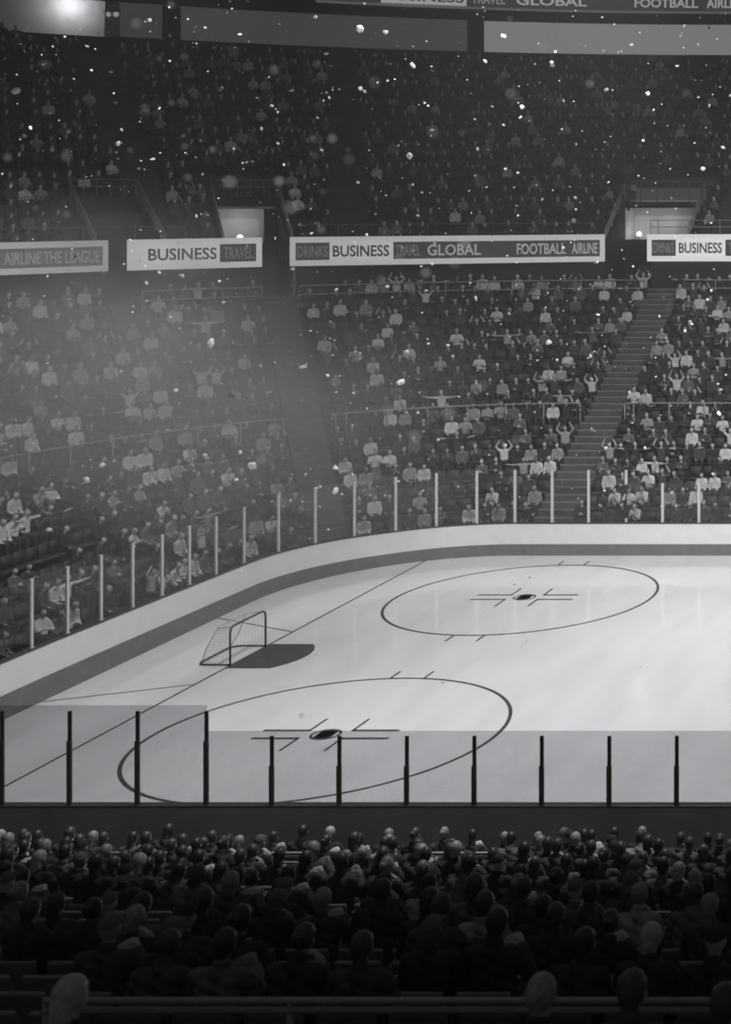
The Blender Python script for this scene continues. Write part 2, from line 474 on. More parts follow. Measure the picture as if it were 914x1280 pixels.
# aisle stairs in half steps with pale nosings, darker on the corner aisles
for k, (p, d, w, ln) in enumerate(AISLES):
    s = MB(); e = MB(); tdir = Vector((-d.y, d.x, 0))
    def t_of(q):
        best = None
        for t in np.linspace(0, 1, 400):
            (cx, cy), r = ringc(0, t)
            if q.x > cx: f = q.y - (cy+r)
            elif q.y < cy: f = (cx-r) - q.x
            else: f = math.hypot(q.x-cx, q.y-cy) - r
            if best is None or abs(f) < best[0]: best = (abs(f), t, f)
        return best
    L = 0; prev = None
    while L < min(24, ln):
        q = p + d*L; bt = t_of(q)
        if bt[1] <= .002: break
        z = LO_Z0 + (LO_Z1-LO_Z0)*bt[1]
        zz = z + .12
        step = .42
        c = [q+tdir*w, q-tdir*w, q-tdir*w+d*step, q+tdir*w+d*step]
        s.add([(*v.xy, zz-.5) for v in c] + [(*v.xy, zz) for v in c], [(4,5,6,7)[::-1],(0,1,5,4),(1,2,6,5),(2,3,7,6),(3,0,4,7)])
        c2 = [q+tdir*w+d*(step-.07), q-tdir*w+d*(step-.07), q-tdir*w+d*(step+.005), q+tdir*w+d*(step+.005)]
        e.add([(*v.xy, zz-.03) for v in c2] + [(*v.xy, zz+.006) for v in c2], [(4,5,6,7)[::-1],(0,1,5,4),(1,2,6,5),(2,3,7,6),(3,0,4,7)])
        L += step
    st = s.build('stairs_aisle', M_step, kind='structure')
    e.build('nosing', M_nose if k == 0 else mat('step_nosing_dark', .13, .8, .2, .15, 3.0), st)

# fascia wall in front of the upper tier, open at the portals
def fascia():
    b = MB(); P = ring_pts(0, 1.0, n=(60, 260, 30))
    for (x0,y0,a0), (x1,y1,a1) in zip(P, P[1:]):
        mx, my = (x0+x1)/2, (y0+y1)/2
        low = 9.2; top = UP_Z0 + .62
        gap = False
        for p, d, w, ln in AISLES:
            q = Vector((mx, my, 0)) - p
            if abs(q.x*d.y-q.y*d.x) < (1.12 if p.x > -30 else .8) and q.length < 3: gap = True
        if -25.85 < mx < -23.66 and my > 70: gap = True
        elif my > 70 and mx > -23.66: gap = False
        if gap: continue
        b.add([(x0,y0,low),(x1,y1,low),(x1,y1,top),(x0,y0,top),
               (x0+.18*math.cos(a0),y0+.18*math.sin(a0),low),(x1+.18*math.cos(a1),y1+.18*math.sin(a1),low),
               (x1+.18*math.cos(a1),y1+.18*math.sin(a1),top),(x0+.18*math.cos(a0),y0+.18*math.sin(a0),top)],
              [(3,2,1,0),(4,5,6,7),(2,3,7,6),(0,1,5,4),(1,2,6,5),(3,0,4,7)])
    return b.build('wall_fascia', M_wall, kind='structure')
fascia()

# portal niches: side walls, back wall, floor; the white corridor wall shows in the back wall's opening
for k, P in enumerate(PORTALS):
    r = empty('wall_portal' if k == 0 else 'wall_portal.%03d' % k, (P['r'].x, P['r'].y, 9.3), P['rz'])
    r['kind'] = 'structure'
    w, d = P['w'], P['d']
    up = UP_Z0 - 9.3
    zb = 6.2 - .3
    # local x: 0 at the right edge, negative to the left; local y: outward
    MB().box(-w-.18, -w, .0, d, 0, up+.3).build('side_wall', M_wall, r)
    MB().box(0, .18, .2, d, 0, up+.3).build('side_wall', M_wall, r)
    MB().add([(-w-.18, .0, up+.3), (-w, .0, up+.3), (-w, d, up+.3), (-w-.18, d, up+.3), (-w, d, up+.3+.62*d), (-w-.18, d, up+.3+.62*d)], [(0,1,2,3),(1,2,4),(0,3,5),(0,1,4,5),(2,3,5,4)]).build('side_wall', M_wall, r)
    MB().add([(0, .0, up+.3), (.18, .0, up+.3), (.18, d, up+.3), (0, d, up+.3), (.18, d, up+.3+.62*d), (0, d, up+.3+.62*d)], [(0,1,2,3),(1,2,4),(0,3,5),(0,1,4,5),(2,3,5,4)]).build('side_wall', M_wall, r)
    zl0, zl1 = 12.0-9.3, 13.72-9.3
    top = up + .62*d + .5
    MB().box(-w, 0, d, d+.15, 0, zl0).build('back_wall', M_wall, r)
    MB().box(-w, 0, d, d+.15, zl1, top).build('lintel', M_wall, r)
    MB().box(-w, 0, -.2, d+.15, -.3, 0).build('floor_slab', M_dark, r)
    rec = 1.6
    if k < 2:
        MB().add([(-w,d+rec,zl0-.4),(0,d+rec,zl0-.4),(0,d+rec,zl1+.4),(-w,d+rec,zl1+.4)], [(0,1,2,3)]).build('corridor_wall', M_wallW, r)
        MB().box(-w, 0, d, d+rec, zl1, zl1+.12).build('corridor_ceiling', M_wallW, r)
        MB().box(-w, 0, d+.15, d+rec, zl0-.12, zl0-.01).build('corridor_floor', M_step, r)
        MB().box(-w-.12, -w, d, d+rec, zl0, zl1).build('corridor_side', M_wallW, r)
        MB().box(0, .12, d, d+rec, zl0, zl1).build('corridor_side', M_wallW, r)
        if k: MB().box(-.5, 0, d-.01, d+.16, zl0, zl1).build('jamb', M_wall, r)
        lx = -w+.55 if k == 0 else -w*.55
        q2 = P['r'] - P['t']*(w*.5) + P['n']*(d+.75)
        l2 = bpy.data.lights.new('corridor_light', 'POINT'); l2.energy = 5 if k == 0 else 6.5; l2.shadow_soft_size = .3  # second, unseen light added to spread brightness over the corridor wall
        o2 = bpy.data.objects.new('corridor_light', l2); C.objects.link(o2); o2.location = (q2.x, q2.y, 13.0)
        q = P['r'] + P['t']*lx + P['n']*(d+.62)
        ll = bpy.data.lights.new('corridor_light', 'POINT'); ll.energy = 34 if k == 0 else 8; ll.shadow_soft_size = .16
        lo = bpy.data.objects.new('corridor_light', ll); C.objects.link(lo); lo.location = (q.x, q.y, 12.32)
        lt = empty('corridor_lamp', (q.x, q.y, 12.02))
        MB().ball((0,0,.3), .15, .15, .15).build('globe', mat('lamp_globe', .9, emit=1.1 if k == 0 else .6), lt, True)
        MB().tube([(0,0,0),(0,0,.17)], .04, 8).build('stem', M_rail, lt)
        lt.location.z = 12.0
        tag(lt, 'bright lamp low in the lit corridor opening of the portal above the straight aisle' if k == 0 else 'dim round lamp in the corridor opening above the corner aisle', 'lamp')
    else:
        MB().box(-w, 0, d, d+.15, zl0, zl1).build('back_panel', M_wall, r)

# the portals' guard rails
def rail_thing(label, polys, posts, m=M_rail, rad=.03, group=None, name='guard_rail', prad=None):
    """polys: lists of world points (rails); posts: pairs of world points"""
    o = Vector(polys[0][0]); t = empty(name, o)
    for pl in polys: MB().tube([Vector(p)-o for p in pl], rad, 6).build('rail', m, t, True)
    for a, b in posts: MB().tube([Vector(a)-o, Vector(b)-o], prad or rad*.9, 6).build('post', m, t, True)
    return tag(t, label, 'railing', group)
pl_names = ['the lit portal beside the straight aisle', 'the portal above the corner aisle', 'the hazy portal behind the left advertising board']
for k, P in enumerate(PORTALS):
    for side, s in (('left', P['w']+.12), ('right', -.12)):
        f = P['r'] - P['t']*s; bk = f + P['n']*(P['d']+.35)
        z0, z1 = 12.55, 15.15
        L = []
        for dz in (0.0, -.22, -.42):
            L.append([(f.x, f.y, z0+dz), (bk.x, bk.y, z1+dz)])
        posts = []
        for q in (0.02, .35, .68, .98):
            c = f.lerp(bk, q); zz = z0+(z1-z0)*q; posts.append(((c.x, c.y, zz), (c.x, c.y, zz-.95)))
        rail_thing(f'sloping guard rail on the {side} side of {pl_names[k]}', L, posts, M_rail if k else M_rail, .034, 'portal guard rails')
    a = P['r'] - P['t']*(P['w']+.12) + P['n']*(P['d']+.35); b = P['r'] + P['t']*.12 + P['n']*(P['d']+.35)
    L = [[(a.x, a.y, 15.15+dz), (b.x, b.y, 15.15+dz)] for dz in (0, -.35)]
    posts = [((a.lerp(b, q).x, a.lerp(b, q).y, 15.15), (a.lerp(b, q).x, a.lerp(b, q).y, 14.0)) for q in (.02, .2, .4, .6, .8, .98)]
    rail_thing(f'level guard rail across the top of {pl_names[k]}', L, posts, M_railD, .03, 'portal guard rails')

# rails that follow the rows
def row_rail(label, tier, t, z, u0, u1, rad=.03, post_h=.9, every=1.6, m=M_rail, group='rails along the rows of the far stand', low=None):
    P = [q for q in ring_pts(tier, t, step=.4, x_right=-9) if u0 <= pix((q[0], q[1], z))[0] <= u1 and not near_aisle(q[0], q[1], AISLES if tier == 0 else [], 0)]
    if len(P) < 2: return
    runs = [[P[0]]]
    for a, b in zip(P, P[1:]):
        if math.hypot(a[0]-b[0], a[1]-b[1]) > 1.0: runs.append([])
        runs[-1].append(b)
    for j, run in enumerate(runs):
        if len(run) < 3: continue
        pl = [[(x, y, z) for x, y, _ in run]]
        if low: pl.append([(x, y, z-low) for x, y, _ in run])
        k = max(1, int(every/.4)); idx = list(range(0, len(run), k)) + [len(run)-1]
        posts = [((run[i][0], run[i][1], z), (run[i][0], run[i][1], z-post_h)) for i in idx]
        where = 'right of the straight aisle' if run[0][0] > -21.5 else ('between the two aisles' if run[len(run)//2][0] > -36 else 'left of the corner aisle')
        rail_thing(label + ' ' + where, pl, posts, m, rad, group, 'handrail')
row_rail('thin metal handrail halfway up the lower far stand', 0, 7/LO_N+.006, 5.05, -60, 980, .03, 1.28)
row_rail('metal handrail behind the top row of the lower stand', 0, .955, 10.05, 100, 980, .032, 1.0, low=.42)
row_rail('low front rail along the edge of the upper stand', 1, .012, 12.95, -40, 235, .025, .9, 2.4, M_railD)
row_rail('low front rail on the upper stand edge behind the long board', 1, .012, 12.95, 365, 752, .02, .9, 2.4, M_railD)
row_rail('double front rail on the upper stand edge', 1, .012, 13.1, 812, 980, .026, 1.1, 1.6, M_rail, low=.35)

# ------------------------------------------------------------------ advertising boards
def text_mesh(s, w, h, depth=.02):
    cu = bpy.data.curves.new('lettering', 'FONT'); cu.body = s; cu.size = 1; cu.extrude = .001; cu.offset = .018; cu.resolution_u = 3
    o = bpy.data.objects.new('lettering', cu); C.objects.link(o)
    dg = bpy.context.evaluated_depsgraph_get(); me = bpy.data.meshes.new_from_object(o.evaluated_get(dg))
    bpy.data.objects.remove(o)
    co = np.empty(len(me.vertices)*3); me.vertices.foreach_get('co', co); co = co.reshape(-1, 3)
    lo, hi = co.min(0), co.max(0)
    co = (co-lo)/np.maximum(hi-lo, 1e-9)*np.array([w, h, depth])
    out = np.stack([co[:,0], -co[:,2], co[:,1]], 1)          # stands upright, faces -y
    me.vertices.foreach_set('co', out.ravel()); me.update()
    return me
E_white  = lambda e: mat('sign_white_%d' % int(e*1000), .75, .5, .2, .03, 1.0, emit=e)
def sign_text(s, x, z, w, h, m, parent, y=-.075):
    me = text_mesh(s, w, h); me.materials.append(m); me.name = 'lettering'
    o = bpy.data.objects.new('lettering', me); C.objects.link(o); o.parent = parent; o.location = (x, y, z); return o
def sign(label, pl, pr, z0, z1, cells, e, border=None):
    """cells: (from, to, kind, text, text from, text to) in fractions of the length"""
    pl, pr = Vector(pl), Vector(pr); d = pr-pl; L = d.length
    t = empty('advertising_board', (pl.x, pl.y, z0), math.atan2(d.y, d.x))
    H = z1-z0; bd = border if border is not None else H*.2
    MB().rbox(0, L, -.05, .1, 0, H, .02).build('frame', E_white(e), t)
    for a, b, kind, txt, ta, tb in cells:
        m = {'dark': mat('sign_dark', .05, .5, .2, .1, 1.0, emit=.028), 'white': E_white(e*1.12), 'grey': mat('sign_grey', .12, .5, .2, .1, 1.0, emit=.06)}[kind]
        MB().box(a*L, b*L, -.062, -.05, bd, H-bd).build('panel', m, t)
        if txt:
            tm = {'dark': mat('sign_letter_light', .6, .5, .2, .03, 1.0, emit=e*.62), 'white': mat('sign_letter_dark', .04, .5, .2, .1, 1.0, emit=.02),
                  'grey': mat('sign_letter_mid', .3, .5, .2, .05, 1.0, emit=e*.5)}[kind]
            if txt in ('DRINKS', 'TRAVEL'): tm = mat('sign_letter_faint', .2, .5, .2, .05, 1.0, emit=e*.30)
            hh = (H-2*bd)
            sign_text(txt, ta*L, bd+hh*.17, (tb-ta)*L, hh*.66, tm, t, -.064)
    return tag(t, label, 'advertising board')
def fz(u):
    q, a = fascia_at(u); n = Vector((math.cos(a), math.sin(a), 0)); return q - n*.12
SZ0, SZ1 = 10.98, 12.38
def fr(u, a, b): return (u-a)/(b-a)
a, b = 362, 757
sign('long white-framed board reading BUSINESS TRAVEL GLOBAL FOOTBALL AIRLINE below the upper stand', fz(a), fz(b), SZ0, SZ1, [
    (fr(369,a,b), fr(409,a,b), 'dark', 'DRINKS', fr(371,a,b), fr(407,a,b)), (fr(410,a,b), fr(485,a,b), 'white', 'BUSINESS', fr(413,a,b), fr(481,a,b)),
    (fr(486,a,b), fr(524,a,b), 'dark', 'TRAVEL', fr(489,a,b), fr(519,a,b)), (fr(524,a,b), fr(598,a,b), 'dark', 'GLOBAL', fr(528,a,b), fr(595,a,b)),
    (fr(598,a,b), fr(636,a,b), 'dark', None, 0, 0), (fr(636,a,b), fr(708,a,b), 'dark', 'FOOTBALL', fr(641,a,b), fr(705,a,b)),
    (fr(708,a,b), fr(750,a,b), 'dark', 'AIRLINE', fr(713,a,b), fr(747,a,b))], .255)
a, b = 158, 327
sign('white board reading BUSINESS TRAVEL beside the corner aisle', fz(a), fz(b), SZ0, SZ1, [
    (fr(178,a,b), fr(271,a,b), 'white', 'BUSINESS', fr(183,a,b), fr(268,a,b)), (fr(272,a,b), fr(319,a,b), 'dark', 'TRAVEL', fr(277,a,b), fr(315,a,b))], .30)
a, b = -90, 134
sign('dim hazy board reading AIRLINE THE LEAGUE at the left end', fz(a), fz(b), SZ0, SZ1, [
    (fr(-80,a,b), fr(126,a,b), 'grey', 'AIRLINE THE LEAGUE', fr(-2,a,b), fr(122,a,b))], .13)
a, b = 810, 1010
sign('brightest white board reading DRINKS BUSINESS right of the lit portal', fz(a), fz(b), SZ0, SZ1, [
    (fr(816,a,b), fr(846,a,b), 'dark', 'DRINKS', fr(818,a,b), fr(844,a,b)), (fr(847,a,b), fr(907,a,b), 'white', 'BUSINESS', fr(850,a,b), fr(904,a,b)),
    (fr(908,a,b), fr(950,a,b), 'dark', 'TRAVEL', fr(912,a,b), fr(946,a,b)), (fr(950,a,b), fr(1002,a,b), 'dark', 'GLOBAL', fr(955,a,b), fr(998,a,b))], .42)

# ------------------------------------------------------------------ the top of the upper tier: window band, pillars, soffit, ribbon board
def back_at(u, off=0.0):
    k = (u-CX)/F
    P = ring_pts(1, 1.0 + off, n=(40, 220, 40))
    for (x, y, a), (X, Y, b) in zip(P, P[1:]):
        f0, f1 = x-k*y, X-k*Y
        if f0*f1 <= 0 and f0 != f1:
            s = f0/(f0-f1); return Vector((x+(X-x)*s, y+(Y-y)*s, 0)), a+(b-a)*s
WZ0, WZ1 = 23.05, 25.0
def arc_wall(name, u0, u1, z0, z1, off, m, thick=.15, parent=None, kind='structure', n=18):
    b = MB(); us = np.linspace(u0, u1, n); P = [back_at(u, off) for u in us]
    for (p, a), (q, c) in zip(P, P[1:]):
        na = Vector((math.cos(a), math.sin(a), 0))*thick; nc = Vector((math.cos(c), math.sin(c), 0))*thick
        vs = [p, q, q+nc, p+na]
        b.add([(w.x, w.y, z0) for w in vs] + [(w.x, w.y, z1) for w in vs], [(0,3,2,1),(4,5,6,7),(0,1,5,4),(1,2,6,5),(2,3,7,6),(3,0,4,7)])
    return b.build(name, m, parent, kind=kind)
arc_wall('wall_parapet', -140, 1120, UP_Z1-.7, WZ0, 0.0, M_black, n=60)
arc_wall('wall_soffit', -140, 1120, WZ1, 29.5, -.01, M_black, n=60)
W_dim = mat('window_dim_lit', .05, .35, .4, .06, .4, emit=.165)
W_dim2 = mat('window_faint_lit', .05, .35, .4, .06, .4, emit=.038)
win = [(605, 1120, W_dim), (226, 584, W_dim2), (150, 203, mat('window_dark_lit', .05, .35, .4, .1, .4, emit=.03))]
for k, (u0, u1, m) in enumerate(win):
    w = arc_wall('window_%d' % (k+1), u0, u1, WZ0, WZ1, .012, m, .03)
    arc_wall('window_sill', u0, u1, WZ0-.05, WZ0+.06, .0, M_black, .2, w, None)
for k, (u0, u1) in enumerate(((584, 605), (203, 226), (131, 150))):
    arc_wall('pillar_%d' % (k+1), u0, u1, WZ0, WZ1, .003, M_wall if k < 2 else mat('pillar_grey', .22), .5, n=3)
# the lit suite at the left: white back wall behind clear panes, a ceiling lamp in it
w4 = arc_wall('window_4', -140, 131, WZ0-.15, WZ1+.2, .005, glass_mat('suite_glass', .8, .3), .02)
arc_wall('suite_back_wall', -140, 131, WZ0-.2, WZ1+.9, .17, mat('suite_wall', .55, .8, .1, .05, .5), .1, w4, None)
lamp_p = back_at(90, .115)[0]
lt = empty('suite_lamp', (lamp_p.x, lamp_p.y, 25.46))
MB().ball((0,0,-.12), .26, .26, .12).build('globe', mat('suite_globe', .9, emit=3.0), lt, True)
MB().tube([(0,0,0),(0,0,.5)], .04, 8).build('stem', M_railD, lt)
tag(lt, 'glowing ceiling lamp in the bright suite window at the upper left', 'lamp')
def light(kind, name, loc, energy, size=.3, target=None, angle=None, blend=.5, sy=None):
    l = bpy.data.lights.new(name, kind); l.energy = energy; l.color = (1, 1, 1)
    if kind == 'AREA':
        l.size = size
        if sy: l.shape = 'RECTANGLE'; l.size_y = sy
    else: l.shadow_soft_size = size
    if kind == 'SPOT': l.spot_size = R(angle); l.spot_blend = blend
    o = bpy.data.objects.new(name, l); C.objects.link(o); o.location = loc
    if target is not None:
        o.rotation_euler = (Vector(target)-Vector(loc)).to_track_quat('-Z', 'Y').to_euler()
    return o
light('POINT', 'suite_light', (lamp_p.x, lamp_p.y, 24.95), 140, .3)
q = back_at(140, -.004)[0]
lt = empty('pillar_light', (q.x, q.y, 24.3))
for dx in (-.22, .22): MB().ball((dx, 0, 0), .16, .08, .14).build('bulb', mat('pillar_bulb', .8, emit=.22), lt, True)
MB().rbox(-.48, .48, -.06, .08, .17, .25, .02).build('bracket', M_railD, lt)
tag(lt, 'pair of soft bulbs on the grey pillar beside the bright suite window', 'lamp')

# ribbon board hung under the soffit
def ribbon():
    us = [395, 468, 585, 640, 738, 790, 880, 1000]
    t = empty('ribbon_board', (back_at(640, -.03)[0].x, back_at(640, -.03)[0].y, 25.62))
    tag(t, 'long dark ribbon board reading BUSINESS TRAVEL GLOBAL FOOTBALL AIRLINE under the roof', 'ribbon board')
    o = Vector(t.location); RZ0, RZ1 = 25.62, 26.85
    b = MB(); b2 = MB()
    for ua, ub in zip(np.linspace(395, 1000, 13), np.linspace(395, 1000, 13)[1:]):
        p, q = back_at(ua, -.03)[0], back_at(ub, -.03)[0]; d = (q-p).normalized(); nn = Vector((-d.y, d.x, 0))
        for B_, z0, z1, y0 in ((b, RZ0+.16, RZ1, 0), (b2, RZ0, RZ0+.14, -.03)):
            vs = [p+nn*y0, q+nn*y0, q+nn*.12, p+nn*.12]
            B_.add([Vector((w.x, w.y, z0))-o for w in vs] + [Vector((w.x, w.y, z1))-o for w in vs], [(0,3,2,1),(4,5,6,7),(0,1,5,4),(1,2,6,5),(2,3,7,6),(3,0,4,7)])
    b.build('panel', mat('ribbon_dark', .04, .5, .2, .1, .8, emit=.022), t)
    b2.build('edge_strip', mat('ribbon_edge', .3, .5, .2, .1, .8, emit=.055), t)
    def put(txt, ua, ub, m, back=None):
        p, q = back_at(ua, -.03)[0], back_at(ub, -.03)[0]; d = q-p; d0 = d.normalized(); nn = Vector((-d0.y, d0.x, 0))
        h = .56; z = RZ0+.34
        if back:
            k = MB().box(-.15, d.length+.15, -.05, -.02, RZ0+.16, RZ1).build('cell', back, t); k.location = p-o.xy.to_3d()-nn*.02; k.location.z = -0.0
            k.rotation_euler = (0, 0, math.atan2(d.y, d.x))
            k.location.z = 0
            for vv in k.data.vertices: vv.co.z -= o.z
        me = text_mesh(txt, d.length, h); me.materials.append(m)
        l = bpy.data.objects.new('lettering', me); C.objects.link(l); l.parent = t
        l.location = Vector((p.x, p.y, z)) - o - nn*.09; l.rotation_euler = (0, 0, math.atan2(d.y, d.x))
    lt_, dk = mat('ribbon_letter', .5, emit=.26), mat('ribbon_letter_dark', .05, emit=.02)
    fa = mat('ribbon_letter_faint', .3, emit=.09)
    put('DRINKS', 410, 465, fa); put('BUSINESS', 480, 580, dk, mat('ribbon_cell_white', .6, emit=.26))
    put('TRAVEL', 590, 632, mat('ribbon_letter_mid', .4, emit=.16)); put('GLOBAL', 646, 734, lt_)
    put('FOOTBALL', 794, 873, lt_); put('AIRLINE', 884, 934, lt_)
ribbon()

# ================================================================== PEOPLE
def person_mesh(name, pose, voxel, target=None, fingers=True, hair_region=False, lean=0.0):
    """one continuous seated body, facing +y, feet at z = 0; slots: 0 skin, 1 top, 2 trousers, 3 shoes, 4 hair, 5 eyes, 6 lips"""
    segs = []                                  # (p0, p1, r0, r1, region)
    def S(p0, p1, r0, r1, reg): segs.append((Vector(p0), Vector(p1), r0, r1, reg))
    hip = Vector((0, -.03, .55)); ca, sa = math.cos(lean), math.sin(lean)
    def T(p):                                  # lean the upper body forward about the hips
        q = Vector(p)-hip; return hip + Vector((q.x, q.y*ca + q.z*sa, -q.y*sa + q.z*ca))
    for s in (-1, 1):
        S((s*.075, -.03, .55), (s*.08, 0, .56), .115, .115, 2)
        S((s*.095, .0, .545), (s*.125, .43, .535), .092, .068, 2)
        S((s*.125, .43, .535), (s*.12, .40, .30), .066, .058, 2)
        S((s*.12, .40, .30), (s*.12, .39, .10), .056, .042, 2)
        S((s*.12, .37, .055), (s*.135, .55, .04), .045, .038, 3)
    for s in (-1, 1):
        S(T((s*.06, -.04, .58)), T((s*.075, -.05, .78)), .115, .105, 1)
        S(T((s*.075, -.05, .78)), T((s*.085, -.05, .97)), .105, .10, 1)
        S(T((s*.05, -.045, 1.02)), T((s*.165, -.045, 1.03)), .078, .068, 1)
    S(T((0, -.04, 1.05)), T((0, -.015, 1.16)), .058, .054, 0)
    S(T((0, -.05, 1.06)), T((0, -.04, 1.125)), .072, .064, 1)
    hc = T((0, .015, 1.275))
    arms = {'lap':    [(.195,-.04,1.02), (.255,.02,.75), (.15,.24,.655), (.11,.33,.64)],
            'raised': [(.195,-.03,1.05), (.335,.03,1.22), (.215,.06,1.45), (.17,.07,1.53)],
            'scarf':  [(.195,-.03,1.04), (.45,.08,1.06), (.66,.16,1.12), (.74,.18,1.13)],
            'clap':   [(.195,-.04,1.02), (.27,.08,.80), (.09,.30,.94), (.03,.36,.99)],
            'chin':   [(.195,-.04,1.02), (.21,.19,.76), (.09,.20,1.02), (.05,.17,1.10)],
            'fold':   [(.195,-.04,1.02), (.25,.07,.78), (.03,.20,.84), (-.06,.205,.86)]}[pose]
    bare = pose in ('raised', 'scarf')
    hands = []
    for s in (-1, 1):
        a = [T((s*x, y + (.0 if s > 0 or pose != 'fold' else .035), z - (.0 if s > 0 or pose != 'fold' else .05))) for x, y, z in arms]
        S(a[0], a[1], .062, .05, 1)
        S(a[1], a[2], .048, .036, 0 if bare else 1)
        d = (a[3]-a[2]).normalized()
        hands.append((a[2], d, s))
        S(a[2], a[2]+d*.07, .034, .036, 0)
    b = MB()
    for p0, p1, r0, r1, reg in segs: b.capsule(p0, p1, r0, r1, 12)
    nose = T((0, .125, 1.262))
    b.ball(hc, .077, .098, .122, 16, 12); b.ball(hc+Vector((0, .02, -.05)), .058, .075, .075)
    segs.append((hc+Vector((0,-.01,.02)), hc+Vector((0,.01,-.05)), .09, .07, 0))
    b.ball(nose, .016, .022, .026, 8, 6)
    for s in (-1, 1): b.ball(hc+Vector((s*.08, -.005, -.015)), .014, .024, .034, 8, 6)
    if fingers:
        for w, d, s in hands:
            side = d.cross(Vector((0, 0, 1)))
            if side.length < .3: side = d.cross(Vector((0, 1, 0)))
            side.normalize(); down = d.cross(side).normalized()
            if down.z > 0: down = -down
            for j, (o_, ln) in enumerate(((-.03, .062), (-.010, .075), (.010, .08), (.03, .072))):
                k = w+d*.095+side*o_; k2 = k+d*ln*.55+down*.008; k3 = k2+d*ln*.4+down*.028
                for p0, p1, r0, r1 in ((w+d*.05+side*o_*.7, k, .0125, .0115), (k, k2, .0112, .0102), (k2, k3, .0102, .009)):
                    b.capsule(p0, p1, r0, r1, 8); segs.append((p0, p1, r0, r1, 0))
            th0 = w+d*.03-side*.03*s; th1 = th0-side*.03*s+d*.03+down*.01; th2 = th1+d*.035+down*.012
            for p0, p1, r0, r1 in ((th0, th1, .014, .0125), (th1, th2, .0122, .010)):
                b.capsule(p0, p1, r0, r1, 8); segs.append((p0, p1, r0, r1, 0))
    src = bpy.data.objects.new('tmp', b.mesh('tmp')); C.objects.link(src)
    m = src.modifiers.new('r', 'REMESH'); m.mode = 'VOXEL'; m.voxel_size = voxel; m.adaptivity = 0.0
    m = src.modifiers.new('s', 'SMOOTH'); m.factor = .5; m.iterations = 3 if voxel < .02 else 1
    dg = bpy.context.evaluated_depsgraph_get()
    me = bpy.data.meshes.new_from_object(src.evaluated_get(dg)); bpy.data.objects.remove(src)
    if target:
        src = bpy.data.objects.new('tmp', me); C.objects.link(src)
        m = src.modifiers.new('d', 'DECIMATE'); m.ratio = min(1, target/max(1, len(me.polygons)*2)); m.use_collapse_triangulate = True
        m = src.modifiers.new('t', 'TRIANGULATE')
        dg = bpy.context.evaluated_depsgraph_get(); me2 = bpy.data.meshes.new_from_object(src.evaluated_get(dg)); bpy.data.objects.remove(src); me = me2
    me.name = name
    n = len(me.polygons); cen = np.empty(n*3); me.polygons.foreach_get('center', cen); cen = cen.reshape(-1, 3)
    best = np.full(n, 1e9); regs = np.zeros(n, int)
    for p0, p1, r0, r1, reg in segs:
        d = np.array(p1-p0); L = max(1e-9, d@d); t = np.clip(((cen-np.array(p0))@d)/L, 0, 1)
        dist = np.linalg.norm(cen-(np.array(p0)+t[:,None]*d), axis=1)-(r0+(r1-r0)*t)
        k = dist < best; best[k] = dist[k]; regs[k] = reg
    q = cen-np.array(hc)
    head = (np.linalg.norm(q/np.array([.10, .135, .16]), axis=1) < 1.0) & (regs == 0)
    if hair_region: regs[head & ((q[:,2] > .055) | ((q[:,1] < -.015) & (q[:,2] > -.06)))] = 4
    elif not target:
        for s in (-1, 1): regs[head & (np.linalg.norm(q-np.array([s*.032, .09, .012]), axis=1) < .016)] = 5
        regs[head & (np.abs(q[:,0]) < .024) & (np.abs(q[:,2]+.062) < .008) & (q[:,1] > .05)] = 6
    me.polygons.foreach_set('material_index', regs.astype(np.int32))
    me.polygons.foreach_set('use_smooth', np.ones(n, bool)); me.update()
    return me, hc, regs
def hair_mesh(name, hc, kind):
    b = MB()
    if kind == 'short': b.ball(hc+Vector((0, -.012, .022)), .09, .11, .115, 18, 12); b.capsule(hc+Vector((0, -.05, -.03)), hc+Vector((0, -.055, -.085)), .064, .055, 12)
    elif kind == 'long':
        b.ball(hc+Vector((0, -.015, .02)), .094, .112, .118, 18, 12); b.capsule(hc+Vector((0, -.07, -.02)), hc+Vector((0, -.10, -.22)), .072, .055, 12)
    elif kind == 'bun':
        b.ball(hc+Vector((0, -.012, .022)), .089, .109, .116, 18, 12); b.ball(hc+Vector((0, -.13, .06)), .045, .04, .045)
    elif kind == 'cap':
        b.ball(hc+Vector((0, -.008, .03)), .093, .113, .112, 18, 12)
    o = bpy.data.objects.new('tmp', b.mesh('tmp')); C.objects.link(o)
    m = o.modifiers.new('r', 'REMESH'); m.mode = 'VOXEL'; m.voxel_size = .012
    m = o.modifiers.new('s', 'SMOOTH'); m.iterations = 2
    dg = bpy.context.evaluated_depsgraph_get(); me = bpy.data.meshes.new_from_object(o.evaluated_get(dg)); bpy.data.objects.remove(o)
    bm = bmesh.new(); bm.from_mesh(me)
    cut = []
    for f in bm.faces:                         # open the face
        q = f.calc_center_median()-hc
        if kind == 'cap':
            if q.z < .035 - .0*q.y: cut.append(f)
        elif q.y > .015 and q.z < .055 + .0: cut.append(f)
        elif q.z < -.115 and kind in ('short', 'bun'): cut.append(f)
    bmesh.ops.delete(bm, geom=cut, context='FACES')
    if kind == 'cap':
        vs = [bm.verts.new(hc+Vector((.085*math.sin(a), .075+.105*math.cos(a)*1.0, .045))) for a in np.linspace(-1.35, 1.35, 9)]
        vs2 = [bm.verts.new(hc+Vector((.085*math.sin(a), .075+.105*math.cos(a)*1.0, .055))) for a in np.linspace(-1.35, 1.35, 9)]
        bm.faces.new(vs); bm.faces.new(vs2[::-1])
        for i in range(8): bm.faces.new((vs[i], vs[i+1], vs2[i+1], vs2[i]))
    bm.to_mesh(me); bm.free(); me.name = name
    me.polygons.foreach_set('use_smooth', np.ones(len(me.polygons), bool))
    return me
